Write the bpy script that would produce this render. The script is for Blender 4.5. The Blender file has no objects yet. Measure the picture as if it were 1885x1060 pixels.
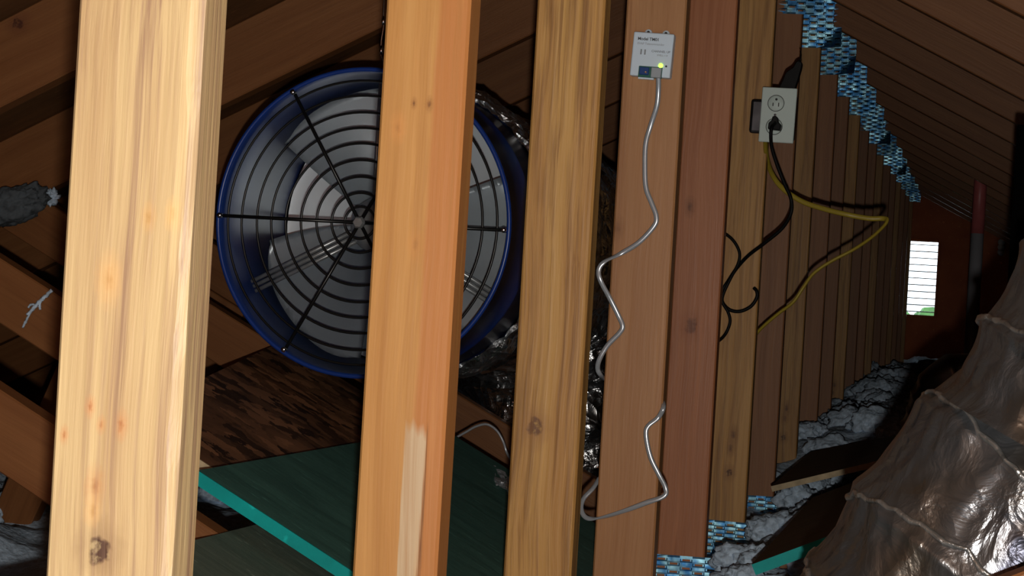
import bpy, bmesh, math, random
from mathutils import Vector, Matrix, noise
random.seed(7)
scn = bpy.context.scene
COL = scn.collection

# ---------------------------------------------------------------- camera
W, H = 1885.0, 1060.0
FPX = 3320.0
EYE = 0.72                       # eye height above the attic floor
PHI = math.atan(0.06)            # roll
YAW = math.atan(859.1 / FPX)     # the ridge runs away towards photo pixel (1800, 583)
right0 = Vector((math.cos(YAW), math.sin(YAW), 0))
fwd = Vector((-math.sin(YAW), math.cos(YAW), 0))
up0 = Vector((0, 0, 1))
rc = right0 * math.cos(PHI) + up0 * math.sin(PHI)
uc = -right0 * math.sin(PHI) + up0 * math.cos(PHI)
cam_d = bpy.data.cameras.new('camera')
cam_d.sensor_width = 36.0
cam_d.lens = FPX / W * 36.0
cam_d.clip_start = 0.02
cam = bpy.data.objects.new('camera', cam_d)
COL.objects.link(cam)
cam.matrix_world = Matrix(((rc.x, uc.x, -fwd.x, 0), (rc.y, uc.y, -fwd.y, 0),
                           (rc.z, uc.z, -fwd.z, EYE), (0, 0, 0, 1)))
scn.camera = cam

def P(px, py, Y):
    """point of the attic at depth Y (metres along the ridge) on the sight line of a photo pixel"""
    d = fwd + rc * ((px - W / 2) / FPX) + uc * ((H / 2 - py) / FPX)
    return Vector((0, 0, EYE)) + d * (Y / d.y)

# ---------------------------------------------------------------- world, flash, exposure
wd = bpy.data.worlds.new('sky'); scn.world = wd; wd.use_nodes = True
bg = wd.node_tree.nodes['Background']
bg.inputs[0].default_value = (0.80, 0.92, 1.0, 1); bg.inputs[1].default_value = 1.7
fl = bpy.data.lights.new('phone_flash', 'POINT')
fl.energy = 62.0; fl.color = (1.0, 0.96, 0.88); fl.shadow_soft_size = 0.008
flo = bpy.data.objects.new('phone_flash', fl); COL.objects.link(flo)
flo.location = (0.012, 0.0, EYE - 0.055)
vs = scn.view_settings
vs.view_transform = 'Standard'; vs.look = 'None'; vs.gamma = 1.0; vs.use_curve_mapping = False
vs.exposure = 0.95

# ---------------------------------------------------------------- helpers
def tag(o, label=None, cat=None, group=None, kind=None):
    if label: o['label'] = label
    if cat: o['category'] = cat
    if group: o['group'] = group
    if kind: o['kind'] = kind
    return o

def empty(name, loc, label=None, cat=None, group=None):
    o = bpy.data.objects.new(name, None); COL.objects.link(o)
    o.location = loc; o.empty_display_size = 0.05
    return tag(o, label, cat, group)

def link(name, me, m=None, parent=None, smooth=False):
    o = bpy.data.objects.new(name, me); COL.objects.link(o)
    if m and not me.materials: me.materials.append(m)
    if parent is not None: o.parent = parent
    if smooth:
        for p in me.polygons: p.use_smooth = True
    return o

def from_bm(bm, name='mesh'):
    me = bpy.data.meshes.new(name); bm.normal_update(); bm.to_mesh(me); bm.free(); return me

def box_me(sx, sy, sz, bev=0.0, seg=1, off=(0, 0, 0), name='box'):
    bm = bmesh.new(); bmesh.ops.create_cube(bm, size=1.0)
    for v in bm.verts: v.co = Vector((v.co.x * sx + off[0], v.co.y * sy + off[1], v.co.z * sz + off[2]))
    if bev: bmesh.ops.bevel(bm, geom=bm.edges[:], offset=bev, segments=seg, affect='EDGES', profile=0.5)
    return from_bm(bm, name)

def prism_me(pts, y0, y1, bev=0.0, name='prism'):
    """polygon in the xz plane pushed from y0 to y1"""
    bm = bmesh.new()
    a = [bm.verts.new((x, y0, z)) for x, z in pts]
    b = [bm.verts.new((x, y1, z)) for x, z in pts]
    n = len(pts)
    bm.faces.new(a); bm.faces.new(b[::-1])
    for i in range(n): bm.faces.new((a[i], b[i], b[(i + 1) % n], a[(i + 1) % n]))
    bmesh.ops.recalc_face_normals(bm, faces=bm.faces[:])
    if bev: bmesh.ops.bevel(bm, geom=bm.edges[:], offset=bev, segments=1, affect='EDGES')
    return from_bm(bm, name)

def catmull(pts, sub=8):
    pts = [Vector(p) for p in pts]; out = []
    q = [pts[0] * 2 - pts[1]] + pts + [pts[-1] * 2 - pts[-2]]
    for i in range(1, len(q) - 2):
        p0, p1, p2, p3 = q[i - 1:i + 3]
        for k in range(sub):
            t = k / sub
            out.append(0.5 * ((2 * p1) + (p2 - p0) * t + (2 * p0 - 5 * p1 + 4 * p2 - p3) * t * t + (3 * p1 - p0 - 3 * p2 + p3) * t ** 3))
    out.append(pts[-1]); return out

def frames(path):
    T = []
    for i in range(len(path)):
        a = path[max(i - 1, 0)]; b = path[min(i + 1, len(path) - 1)]
        T.append((b - a).normalized())
    n = T[0].orthogonal().normalized(); out = []
    for t in T:
        n = (n - t * n.dot(t)).normalized()
        out.append((t, n, t.cross(n)))
    return out

def tube_bm(bm, path, rad, seg=8, cap=True, ry=None, nrm=None):
    """rad: number or f(i, angle) ; ry: second radius for a flat ribbon cable"""
    fr = frames(path); rings = []
    for i, p in enumerate(path):
        t, n, b = fr[i]
        if nrm is not None:
            b2 = (Vector(nrm) - t * Vector(nrm).dot(t))
            if b2.length > 1e-5: b = b2.normalized(); n = b.cross(t)
        ring = []
        for k in range(seg):
            a = 2 * math.pi * k / seg
            r = rad(i, a) if callable(rad) else rad
            r2 = r if ry is None else ry
            ring.append(bm.verts.new(p + n * (math.cos(a) * r) + b * (math.sin(a) * r2)))
        rings.append(ring)
    for i in range(len(rings) - 1):
        for k in range(seg):
            bm.faces.new((rings[i][k], rings[i][(k + 1) % seg], rings[i + 1][(k + 1) % seg], rings[i + 1][k]))
    if cap:
        bm.faces.new(rings[0][::-1]); bm.faces.new(rings[-1])
    return bm

def tube_me(path, rad, seg=8, **k):
    bm = bmesh.new(); tube_bm(bm, path, rad, seg, **k)
    bmesh.ops.recalc_face_normals(bm, faces=bm.faces[:]); return from_bm(bm)

def lathe_me(prof, seg=64, closed=False):
    """profile (r, y) turned about the y axis"""
    bm = bmesh.new(); rings = []
    for r, y in prof:
        if r < 1e-6: rings.append([bm.verts.new((0, y, 0))])
        else: rings.append([bm.verts.new((r * math.cos(2 * math.pi * k / seg), y, r * math.sin(2 * math.pi * k / seg))) for k in range(seg)])
    pr = list(zip(rings, rings[1:])) + ([(rings[-1], rings[0])] if closed else [])
    for a, b in pr:
        for k in range(seg):
            k2 = (k + 1) % seg
            if len(a) == 1: bm.faces.new((a[0], b[k], b[k2]))
            elif len(b) == 1: bm.faces.new((a[k], b[0], a[k2]))
            else: bm.faces.new((a[k], b[k], b[k2], a[k2]))
    bmesh.ops.recalc_face_normals(bm, faces=bm.faces[:]); return from_bm(bm)

def torus_me(R, r, seg=72, s2=8):
    return lathe_me([(R + r * math.cos(2 * math.pi * k / s2), r * math.sin(2 * math.pi * k / s2)) for k in range(s2)], seg, True)

# ---------------------------------------------------------------- materials
def newmat(name):
    m = bpy.data.materials.new(name); m.use_nodes = True
    nt = m.node_tree; b = nt.nodes['Principled BSDF']; return m, nt, b

def nd(nt, typ, **k):
    n = nt.nodes.new(typ)
    for a, v in k.items(): setattr(n, a, v)
    return n

def val(nt, op, a, b=None, clamp=False):
    n = nt.nodes.new('ShaderNodeMath'); n.operation = op; n.use_clamp = clamp
    for i, v in enumerate((a, b)):
        if v is None: continue
        if isinstance(v, (int, float)): n.inputs[i].default_value = v
        else: nt.links.new(v, n.inputs[i])
    return n.outputs[0]

def mixc(nt, f, a, b, mode='MIX'):
    n = nt.nodes.new('ShaderNodeMix'); n.data_type = 'RGBA'; n.blend_type = mode
    for s, v in ((n.inputs[0], f), (n.inputs[6], a), (n.inputs[7], b)):
        if isinstance(v, (int, float)): s.default_value = v
        elif isinstance(v, tuple): s.default_value = (*v[:3], 1)
        else: nt.links.new(v, s)
    return n.outputs[2]

def mrange(nt, v, a, b, c=0.0, d=1.0):
    n = nt.nodes.new('ShaderNodeMapRange'); nt.links.new(v, n.inputs[0])
    for i, x in enumerate((a, b, c, d)): n.inputs[i + 1].default_value = x
    return n.outputs[0]

def plain(name, col, rough=0.5, metal=0.0, emit=None, bump=0.0, bscale=60.0, var=0.0):
    m, nt, b = newmat(name)
    b.inputs['Base Color'].default_value = (*col, 1); b.inputs['Roughness'].default_value = rough
    b.inputs['Metallic'].default_value = metal
    if emit:
        b.inputs['Emission Color'].default_value = (*emit[:3], 1); b.inputs['Emission Strength'].default_value = emit[3]
    tc = nd(nt, 'ShaderNodeTexCoord'); n = nd(nt, 'ShaderNodeTexNoise'); n.inputs['Scale'].default_value = bscale
    n.inputs['Detail'].default_value = 5; nt.links.new(tc.outputs['Object'], n.inputs['Vector'])
    if var:
        c = mixc(nt, mrange(nt, n.outputs[0], .3, .7), tuple(x * (1 - var) for x in col), tuple(min(1, x * (1 + var)) for x in col))
        nt.links.new(c, b.inputs['Base Color'])
    if bump:
        bp = nd(nt, 'ShaderNodeBump'); bp.inputs['Strength'].default_value = bump; bp.inputs['Distance'].default_value = .004
        nt.links.new(n.outputs[0], bp.inputs['Height']); nt.links.new(bp.outputs[0], b.inputs['Normal'])
    return m

def wood(name, light, mid, dark, rough=0.5, contrast=1.0, band=14.0, fine=85.0, knots=(), patches=(), heart=None, axis='Z', bump=.35, spec=.35, streak=None, wander=.022):
    """sawn softwood: grain along the local long axis, knots and stains at places of their own"""
    m, nt, b = newmat(name)
    tc = nd(nt, 'ShaderNodeTexCoord'); oi = nd(nt, 'ShaderNodeObjectInfo')
    sep = nd(nt, 'ShaderNodeSeparateXYZ'); nt.links.new(tc.outputs['Object'], sep.inputs[0])
    r = oi.outputs['Random']
    off = nd(nt, 'ShaderNodeCombineXYZ')
    for i in range(3): nt.links.new(val(nt, 'MULTIPLY', r, (13.7, 5.1, 29.3)[i]), off.inputs[i])
    add = nd(nt, 'ShaderNodeVectorMath', operation='ADD')
    nt.links.new(tc.outputs['Object'], add.inputs[0]); nt.links.new(off.outputs[0], add.inputs[1])
    # slow wander so that the grain is never dead straight
    wn = nd(nt, 'ShaderNodeTexNoise'); wn.inputs['Scale'].default_value = 3.2; wn.inputs['Detail'].default_value = 2
    nt.links.new(add.outputs[0], wn.inputs['Vector'])
    wv = nd(nt, 'ShaderNodeVectorMath', operation='SCALE'); wv.inputs['Scale'].default_value = wander
    nt.links.new(wn.outputs['Color'], wv.inputs[0])
    ad2 = nd(nt, 'ShaderNodeVectorMath', operation='ADD'); nt.links.new(add.outputs[0], ad2.inputs[0]); nt.links.new(wv.outputs[0], ad2.inputs[1])
    def stretched(scale, zs, detail=4, rgh=.6):
        mp = nd(nt, 'ShaderNodeMapping'); mp.inputs['Scale'].default_value = (1, 1, zs) if axis == 'Z' else (zs, 1, 1)
        nt.links.new(ad2.outputs[0], mp.inputs['Vector'])
        n = nd(nt, 'ShaderNodeTexNoise'); n.inputs['Scale'].default_value = scale; n.inputs['Detail'].default_value = detail
        n.inputs['Roughness'].default_value = rgh
        nt.links.new(mp.outputs[0], n.inputs['Vector']); return n.outputs[0]
    nb = stretched(band * 3.2, .045, 3); nf = stretched(fine * 2.2, .03, 5); nl = stretched(6.0, .35, 3)
    c = mixc(nt, mrange(nt, nb, .5 - .17 / contrast, .5 + .17 / contrast), light, mid)
    c = mixc(nt, mrange(nt, nf, .5, .5 + .3 / contrast, 0, .55 * min(1.3, contrast)), c, dark)
    c = mixc(nt, mrange(nt, nl, .45, .75, 0, .35), c, mid)
    if heart:
        hx, hc = heart
        e = val(nt, 'ADD', sep.outputs['X'], val(nt, 'MULTIPLY', val(nt, 'SUBTRACT', nl, .5), .03))
        c = mixc(nt, mrange(nt, e, hx - .002, hx + .003, 0, .75), c, hc)
    for (x0, x1, z0, z1, pc, amt) in patches:
        ex = val(nt, 'ADD', sep.outputs['X'], val(nt, 'MULTIPLY', val(nt, 'SUBTRACT', nf, .5), .012))
        ez = val(nt, 'ADD', sep.outputs['Z'], val(nt, 'MULTIPLY', val(nt, 'SUBTRACT', nb, .5), .09))
        k = val(nt, 'MULTIPLY', mrange(nt, ex, x0 - .0012, x0 + .0012), mrange(nt, ex, x1 + .0012, x1 - .0012))
        k = val(nt, 'MULTIPLY', k, val(nt, 'MULTIPLY', mrange(nt, ez, z0 - .006, z0 + .006), mrange(nt, ez, z1 + .006, z1 - .006)))
        c = mixc(nt, val(nt, 'MULTIPLY', k, amt), c, pc)
    for (kx, kz, kr, kc) in knots:
        big = kr > .0065
        dx = val(nt, 'DIVIDE', val(nt, 'SUBTRACT', sep.outputs['X'], kx), kr)
        dz = val(nt, 'DIVIDE', val(nt, 'SUBTRACT', sep.outputs['Z'], kz), kr * (1.25 if big else 1.9))
        d = val(nt, 'SQRT', val(nt, 'ADD', val(nt, 'MULTIPLY', dx, dx), val(nt, 'MULTIPLY', dz, dz)))
        kn = nd(nt, 'ShaderNodeTexNoise'); kn.inputs['Scale'].default_value = .8 / kr; kn.inputs['Detail'].default_value = 5
        nt.links.new(tc.outputs['Object'], kn.inputs['Vector'])
        d = val(nt, 'ADD', d, val(nt, 'MULTIPLY', val(nt, 'SUBTRACT', kn.outputs[0], .5), 1.5))
        stain = tuple(mid[i] * .45 + kc[i] * .9 for i in range(3))
        c = mixc(nt, mrange(nt, d, 2.6, .7, 0, .75), c, stain)
        if big:
            k2 = nd(nt, 'ShaderNodeTexNoise'); k2.inputs['Scale'].default_value = 1.25 / kr; k2.inputs['Detail'].default_value = 3
            nt.links.new(tc.outputs['Object'], k2.inputs['Vector'])
            inner = mixc(nt, mrange(nt, k2.outputs[0], .50, .66), kc, tuple(min(1, light[i] * .70) for i in range(3)))
            c = mixc(nt, mrange(nt, d, 1.05, .75), c, inner)
        else:
            c = mixc(nt, mrange(nt, d, 1.0, .1, 0, .8), c, kc)
    if streak:
        ns = stretched(streak[0], .016, 4, .7)
        c = mixc(nt, mrange(nt, ns, .52, .66, 0, streak[2]), c, streak[1])
        ns2 = stretched(streak[0] * .8, .020, 3, .6)
        c = mixc(nt, mrange(nt, ns2, .58, .72, 0, .5), c, tuple(min(1, x * 1.25) for x in light))
    tone = mrange(nt, r, 0, 1, .86, 1.12)
    hsv = nd(nt, 'ShaderNodeHueSaturation'); nt.links.new(c, hsv.inputs['Color']); nt.links.new(tone, hsv.inputs['Value'])
    nt.links.new(hsv.outputs[0], b.inputs['Base Color'])
    b.inputs['Roughness'].default_value = rough; b.inputs['Specular IOR Level'].default_value = spec
    bp = nd(nt, 'ShaderNodeBump'); bp.inputs['Strength'].default_value = bump; bp.inputs['Distance'].default_value = .002
    nt.links.new(val(nt, 'ADD', nf, val(nt, 'MULTIPLY', nb, .6)), bp.inputs['Height']); nt.links.new(bp.outputs[0], b.inputs['Normal'])
    return m

def foil(name, tint=(.80, .79, .78), rough=.17, blot=None, wr=.8, brown=None, metal=1.0):
    m, nt, b = newmat(name)
    b.inputs['Metallic'].default_value = metal; b.inputs['Roughness'].default_value = rough
    b.inputs['Base Color'].default_value = (*tint, 1)
    tc = nd(nt, 'ShaderNodeTexCoord')
    n1 = nd(nt, 'ShaderNodeTexNoise'); n1.inputs['Scale'].default_value = 16; n1.inputs['Detail'].default_value = 5; n1.inputs['Distortion'].default_value = 1.4
    v1 = nd(nt, 'ShaderNodeTexVoronoi'); v1.inputs['Scale'].default_value = 26
    n2 = nd(nt, 'ShaderNodeTexNoise'); n2.inputs['Scale'].default_value = 9
    dst = nd(nt, 'ShaderNodeVectorMath', operation='ADD'); sc = nd(nt, 'ShaderNodeVectorMath', operation='SCALE'); sc.inputs['Scale'].default_value = .10
    nt.links.new(tc.outputs['Object'], n2.inputs['Vector']); nt.links.new(n2.outputs['Color'], sc.inputs[0])
    nt.links.new(tc.outputs['Object'], dst.inputs[0]); nt.links.new(sc.outputs[0], dst.inputs[1])
    nt.links.new(tc.outputs['Object'], n1.inputs['Vector']); nt.links.new(dst.outputs[0], v1.inputs['Vector'])
    h = val(nt, 'ADD', n1.outputs[0], val(nt, 'MULTIPLY', v1.outputs['Distance'], .55))
    bp = nd(nt, 'ShaderNodeBump'); bp.inputs['Strength'].default_value = wr; bp.inputs['Distance'].default_value = .012
    nt.links.new(h, bp.inputs['Height']); nt.links.new(bp.outputs[0], b.inputs['Normal'])
    c = None
    if brown:  # brown patches: reflection of the lit timber painted into the foil colour
        n4 = nd(nt, 'ShaderNodeTexNoise'); n4.inputs['Scale'].default_value = 5.5; n4.inputs['Detail'].default_value = 3
        nt.links.new(tc.outputs['Object'], n4.inputs['Vector'])
        c = mixc(nt, mrange(nt, n4.outputs[0], .42, .56), tint, brown)
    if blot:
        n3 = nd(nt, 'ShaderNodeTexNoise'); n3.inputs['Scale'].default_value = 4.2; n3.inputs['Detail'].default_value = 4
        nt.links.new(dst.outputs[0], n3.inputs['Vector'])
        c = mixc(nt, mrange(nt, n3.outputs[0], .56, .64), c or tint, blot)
    if c: nt.links.new(c, b.inputs['Base Color'])
    return m

def board_mat(name, c1, c2, edge=None, scale=9.0, flakes=False, rough=.6):
    """painted or raw sheet; flakes gives strand board"""
    m, nt, b = newmat(name)
    tc = nd(nt, 'ShaderNodeTexCoord'); mp = nd(nt, 'ShaderNodeMapping')
    mp.inputs['Scale'].default_value = (1, 1, 1) if flakes else (1, 5, 1)
    nt.links.new(tc.outputs['Object'], mp.inputs['Vector'])
    n = nd(nt, 'ShaderNodeTexNoise'); n.inputs['Scale'].default_value = scale; n.inputs['Detail'].default_value = 7; n.inputs['Roughness'].default_value = .65
    nt.links.new(mp.outputs[0], n.inputs['Vector'])
    c = mixc(nt, mrange(nt, n.outputs[0], .35, .66), c1, c2)
    h = n.outputs[0]
    if flakes:
        v = nd(nt, 'ShaderNodeTexVoronoi'); v.inputs['Scale'].default_value = 30
        m2 = nd(nt, 'ShaderNodeMapping'); m2.inputs['Scale'].default_value = (.45, 1.5, 1.5); m2.inputs['Rotation'].default_value = (0, 0, .5)
        w = nd(nt, 'ShaderNodeVectorMath', operation='ADD'); s = nd(nt, 'ShaderNodeVectorMath', operation='SCALE'); s.inputs['Scale'].default_value = .12
        nt.links.new(n.outputs['Color'], s.inputs[0]); nt.links.new(tc.outputs['Object'], w.inputs[0]); nt.links.new(s.outputs[0], w.inputs[1])
        nt.links.new(w.outputs[0], m2.inputs['Vector']); nt.links.new(m2.outputs[0], v.inputs['Vector'])
        hs = nd(nt, 'ShaderNodeSeparateColor'); nt.links.new(v.outputs['Color'], hs.inputs[0])
        c = mixc(nt, mrange(nt, hs.outputs[0], .3, 1, .0, .9), c, tuple(x * 2.0 for x in c2))
        c = mixc(nt, mrange(nt, hs.outputs[1], .55, .9, 0, .85), c, tuple(x * .25 for x in c1))
        h = val(nt, 'ADD', hs.outputs[0], n.outputs[0])
    else:
        sp = nd(nt, 'ShaderNodeTexNoise'); sp.inputs['Scale'].default_value = 34; sp.inputs['Detail'].default_value = 3
        nt.links.new(mp.outputs[0], sp.inputs['Vector'])
        c = mixc(nt, mrange(nt, sp.outputs[0], .64, .74, 0, .45), c, tuple(min(1, x * 2.4 + .02) for x in c2))
    nt.links.new(c, b.inputs['Base Color']); b.inputs['Roughness'].default_value = rough; b.inputs['Specular IOR Level'].default_value = .25
    bp = nd(nt, 'ShaderNodeBump'); bp.inputs['Strength'].default_value = .4; bp.inputs['Distance'].default_value = .003
    nt.links.new(h, bp.inputs['Height']); nt.links.new(bp.outputs[0], b.inputs['Normal'])
    return m

# king post geometry: row of trusses 24 inches apart
D = 0.61
def YN(n): return D * (n - .25)
KX = -0.5355                  # centre line of the king posts
ZC = EYE - 0.630              # top of the bottom chord
PEAK = EYE + 1.020            # ridge, top of the top chords
PITCH = 0.5
CH = 0.160                    # depth of a chord measured plumb

def loc2(px, py, n):          # photo pixel -> local (x, z) on the king post of truss n
    p = P(px, py, YN(n)); return p.x - (KX + POSTDX.get(n, 0)), p.z - ZC
POSTDX = {2: .0, 3: .0, 4: .0, 5: .0, 6: .0, 7: .004, 8: .004, 9: .0, 10: .004, 16: .006, 17: .008, 18: .010, 19: .012, 20: .014, 21: .016}
POSTW = {2: .0885, 3: .086, 4: .0905, 5: .099, 6: .094, 7: .090}

def kn(px, py, n, rpx, c=(.10, .035, .012)):
    x, z = loc2(px, py, n); return (x, z, rpx / FPX * YN(n), c)
def pt(px0, px1, py0, py1, n, c, amt=.85):
    _, z0 = loc2(px0, py1, n); _, z1 = loc2(px1, py0, n); x0 = loc2(px0, 940, n)[0]; x1 = loc2(px1, 940, n)[0]; return (x0, x1, z0, z1, c, amt)

M = {}
M['post2'] = wood('pale_yellow_pine', (.355, .250, .122), (.290, .186, .088), (.20, .115, .060), .50, 1.1,
                  knots=[kn(182, 1012, 2, 25, (.05, .022, .012)), kn(174, 895, 2, 11, (.20, .07, .02)), kn(222, 782, 2, 8, (.22, .08, .025)),
                         kn(166, 748, 2, 6, (.24, .09, .03)), kn(274, 400, 2, 8, (.26, .14, .045)), kn(200, 515, 2, 14, (.30, .16, .055)), kn(118, 800, 2, 5, (.24, .09, .03)),
                         kn(186, 782, 2, 5, (.25, .10, .03)), kn(170, 940, 2, 9, (.26, .13, .04)), kn(320, 395, 2, 9, (.33, .19, .065))],
                  bump=.5, streak=(95, (.185, .105, .062), .85))
M['post3'] = wood('orange_fir', (.44, .225, .072), (.38, .175, .048), (.30, .115, .030), .40, .7,
                  patches=[pt(738, 775, 795, 1300, 3, (.45, .335, .21), .9), pt(776, 780, 780, 1300, 3, (.10, .04, .014), .8)],
                  heart=(.010, (.36, .130, .038)), knots=[kn(790, 192, 3, 4), kn(765, 450, 3, 8, (.32, .14, .04)), kn(733, 235, 3, 8, (.35, .15, .045)), kn(762, 190, 3, 3)], bump=.2, spec=.45, streak=(70, (.31, .135, .036), .5))
M['post4'] = wood('coarse_grained_fir', (.48, .265, .078), (.39, .195, .054), (.15, .062, .016), .5, 1.35, fine=48,
                  knots=[kn(985, 785, 4, 15, (.15, .065, .025))], bump=.6, streak=(120, (.19, .08, .02), .7))
M['post5'] = wood('tan_fir', (.50, .255, .110), (.42, .19, .075), (.30, .12, .042), .45, .6, knots=[kn(1137, 420, 5, 6)], bump=.2, streak=(70, (.35, .15, .055), .6))
M['post6'] = wood('red_fir', (.52, .205, .090), (.42, .155, .064), (.30, .095, .034), .42, .6, knots=[kn(1270, 380, 6, 5), kn(1272, 600, 6, 12, (.22, .07, .028))], bump=.2, streak=(60, (.35, .115, .045), .55))
M['post7'] = wood('yellow_brown_fir', (.52, .285, .095), (.41, .205, .064), (.17, .075, .026), .5, 1.3, fine=48,
                  knots=[kn(1350, 800, 7, 5), kn(1342, 870, 7, 6), kn(1345, 825, 7, 4)], bump=.5, streak=(110, (.22, .10, .034), .65))
M['post8'] = wood('brown_fir', (.34, .155, .066), (.27, .112, .046), (.18, .068, .028), .5, .6, bump=.25, streak=(60, (.20, .08, .032), .5))
M['chord'] = wood('old_reddish_lumber', (.245, .100, .034), (.190, .070, .022), (.10, .033, .010), .55, .8, bump=.35,
                  knots=[(.03, .35, .012, (.07, .02, .01)), (-.02, 1.3, .010, (.07, .02, .01)), (.01, 2.2, .012, (.07, .02, .01))])
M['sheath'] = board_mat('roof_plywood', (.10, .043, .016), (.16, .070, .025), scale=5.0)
M['gable'] = board_mat('gable_plywood', (.36, .095, .034), (.48, .140, .050), scale=4.0)
M['plate'] = None
def plate_mat():
    m, nt, b = newmat('galvanised_plate')
    b.inputs['Metallic'].default_value = 1.0
    tc = nd(nt, 'ShaderNodeTexCoord'); oi = nd(nt, 'ShaderNodeObjectInfo')
    n = nd(nt, 'ShaderNodeTexNoise'); n.inputs['Scale'].default_value = 42; n.inputs['Detail'].default_value = 4
    ad = nd(nt, 'ShaderNodeVectorMath', operation='ADD'); nt.links.new(tc.outputs['Object'], ad.inputs[0]); nt.links.new(oi.outputs['Random'], ad.inputs[1])
    nt.links.new(ad.outputs[0], n.inputs['Vector'])
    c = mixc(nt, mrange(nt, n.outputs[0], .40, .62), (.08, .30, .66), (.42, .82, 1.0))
    nt.links.new(c, b.inputs['Base Color'])
    nt.links.new(mrange(nt, n.outputs[0], .3, .7, .50, .34), b.inputs['Roughness'])
    n2 = nd(nt, 'ShaderNodeTexNoise'); n2.inputs['Scale'].default_value = 24; n2.inputs['Detail'].default_value = 2
    nt.links.new(ad.outputs[0], n2.inputs['Vector'])
    bp = nd(nt, 'ShaderNodeBump'); bp.inputs['Strength'].default_value = .5; bp.inputs['Distance'].default_value = .006
    nt.links.new(n2.outputs[0], bp.inputs['Height']); nt.links.new(bp.outputs[0], b.inputs['Normal'])
    return m
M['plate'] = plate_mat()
M['green'] = board_mat('dark_green_painted_board', (.040, .115, .098), (.070, .185, .155), scale=6.0)
M['greygreen'] = board_mat('weathered_green_board', (.085, .115, .090), (.135, .170, .135), scale=7.0)
M['teal'] = board_mat('teal_painted_edge', (.0, .25, .24), (.0, .36, .345), scale=8.0)
M['rawedge'] = plain('raw_plywood_edge', (.42, .33, .20), .7, var=.25, bscale=40)
M['darkply'] = board_mat('dark_plywood', (.045, .028, .016), (.075, .048, .028), scale=7.0)
M['osb'] = board_mat('strand_board', (.085, .036, .016), (.19, .088, .042), flakes=True, scale=11.0)
M['foil'] = foil('crinkled_foil', (.66, .68, .70), .24, wr=1.0)
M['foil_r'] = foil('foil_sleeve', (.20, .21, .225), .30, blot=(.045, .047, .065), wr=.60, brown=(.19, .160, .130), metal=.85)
M['rib'] = foil('foil_ridge', (.46, .46, .45), .28, wr=1.0, metal=.85)
M['tape'] = foil('foil_tape', (.92, .93, .95), .27, wr=1.6)
M['blue'] = plain('blue_enamel', (.009, .040, .235), .32, var=.06, bscale=9)
M['black'] = plain('black_wire', (.006, .006, .006), .35)
M['blackmat'] = plain('matte_black', (.0012, .0012, .0012), 1.0); M['blackmat'].node_tree.nodes['Principled BSDF'].inputs['Specular IOR Level'].default_value = 0.02
M['blade'] = plain('grey_sheet_metal', (.60, .68, .74), .38, .50, var=.12, bscale=5)
M['motor'] = plain('motor_housing', (.33, .35, .36), .35, .6, var=.1)
M['chrome'] = plain('bright_zinc', (.85, .86, .88), .18, 1.0)
M['white'] = plain('white_plastic', (.60, .70, .80), .4, bump=.05)
M['ink'] = plain('grey_print', (.06, .07, .08), .6)
M['ink2'] = plain('pale_grey_print', (.25, .27, .29), .6)
M['slot'] = plain('dark_slot', (.02, .02, .02), .6)
M['pcb'] = plain('green_circuit_board', (.004, .10, .07), .35)
M['connector'] = plain('blue_terminal_block', (.008, .05, .20), .3)
M['plug'] = plain('grey_plug', (.30, .33, .36), .45)
M['led'] = plain('green_lamp', (.4, .9, .1), .4, emit=(.50, 1.0, .12, .8))
M['cable_grey'] = plain('grey_flat_cable', (.40, .43, .47), .24, .35)
M['cable_black'] = plain('black_cord', (.004, .004, .004), .5); M['cable_black'].node_tree.nodes['Principled BSDF'].inputs['Specular IOR Level'].default_value = 0.15
M['cable_yellow'] = plain('yellow_sheathed_cable', (.42, .31, .035), .42)
M['outlet'] = plain('ivory_grey_plastic', (.62, .72, .68), .45)
M['steel'] = plain('dull_steel', (.07, .065, .07), .42, .9, var=.4, bscale=25)
M['fluff'] = plain('loose_fill_insulation', (.50, .62, .76), .95, bump=1.0, bscale=85, var=.30)
M['greyfluff'] = plain('dusty_grey_insulation', (.075, .088, .10), .95, bump=.9, bscale=60, var=.35)
M['pvc'] = plain('grey_white_pipe', (.42, .42, .46), .30, var=.08, bscale=6)
M['pink'] = plain('pink_primer', (.62, .16, .16), .4, var=.15, bscale=14)
M['drywall'] = plain('ceiling_board_top', (.32, .30, .27), .9, var=.1, bscale=5)
M['louver'] = plain('louver_paint', (.06, .065, .06), .7)
M['leaf'] = plain('green_foliage', (.05, .14, .03), .7, var=.5, bscale=6)

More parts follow.
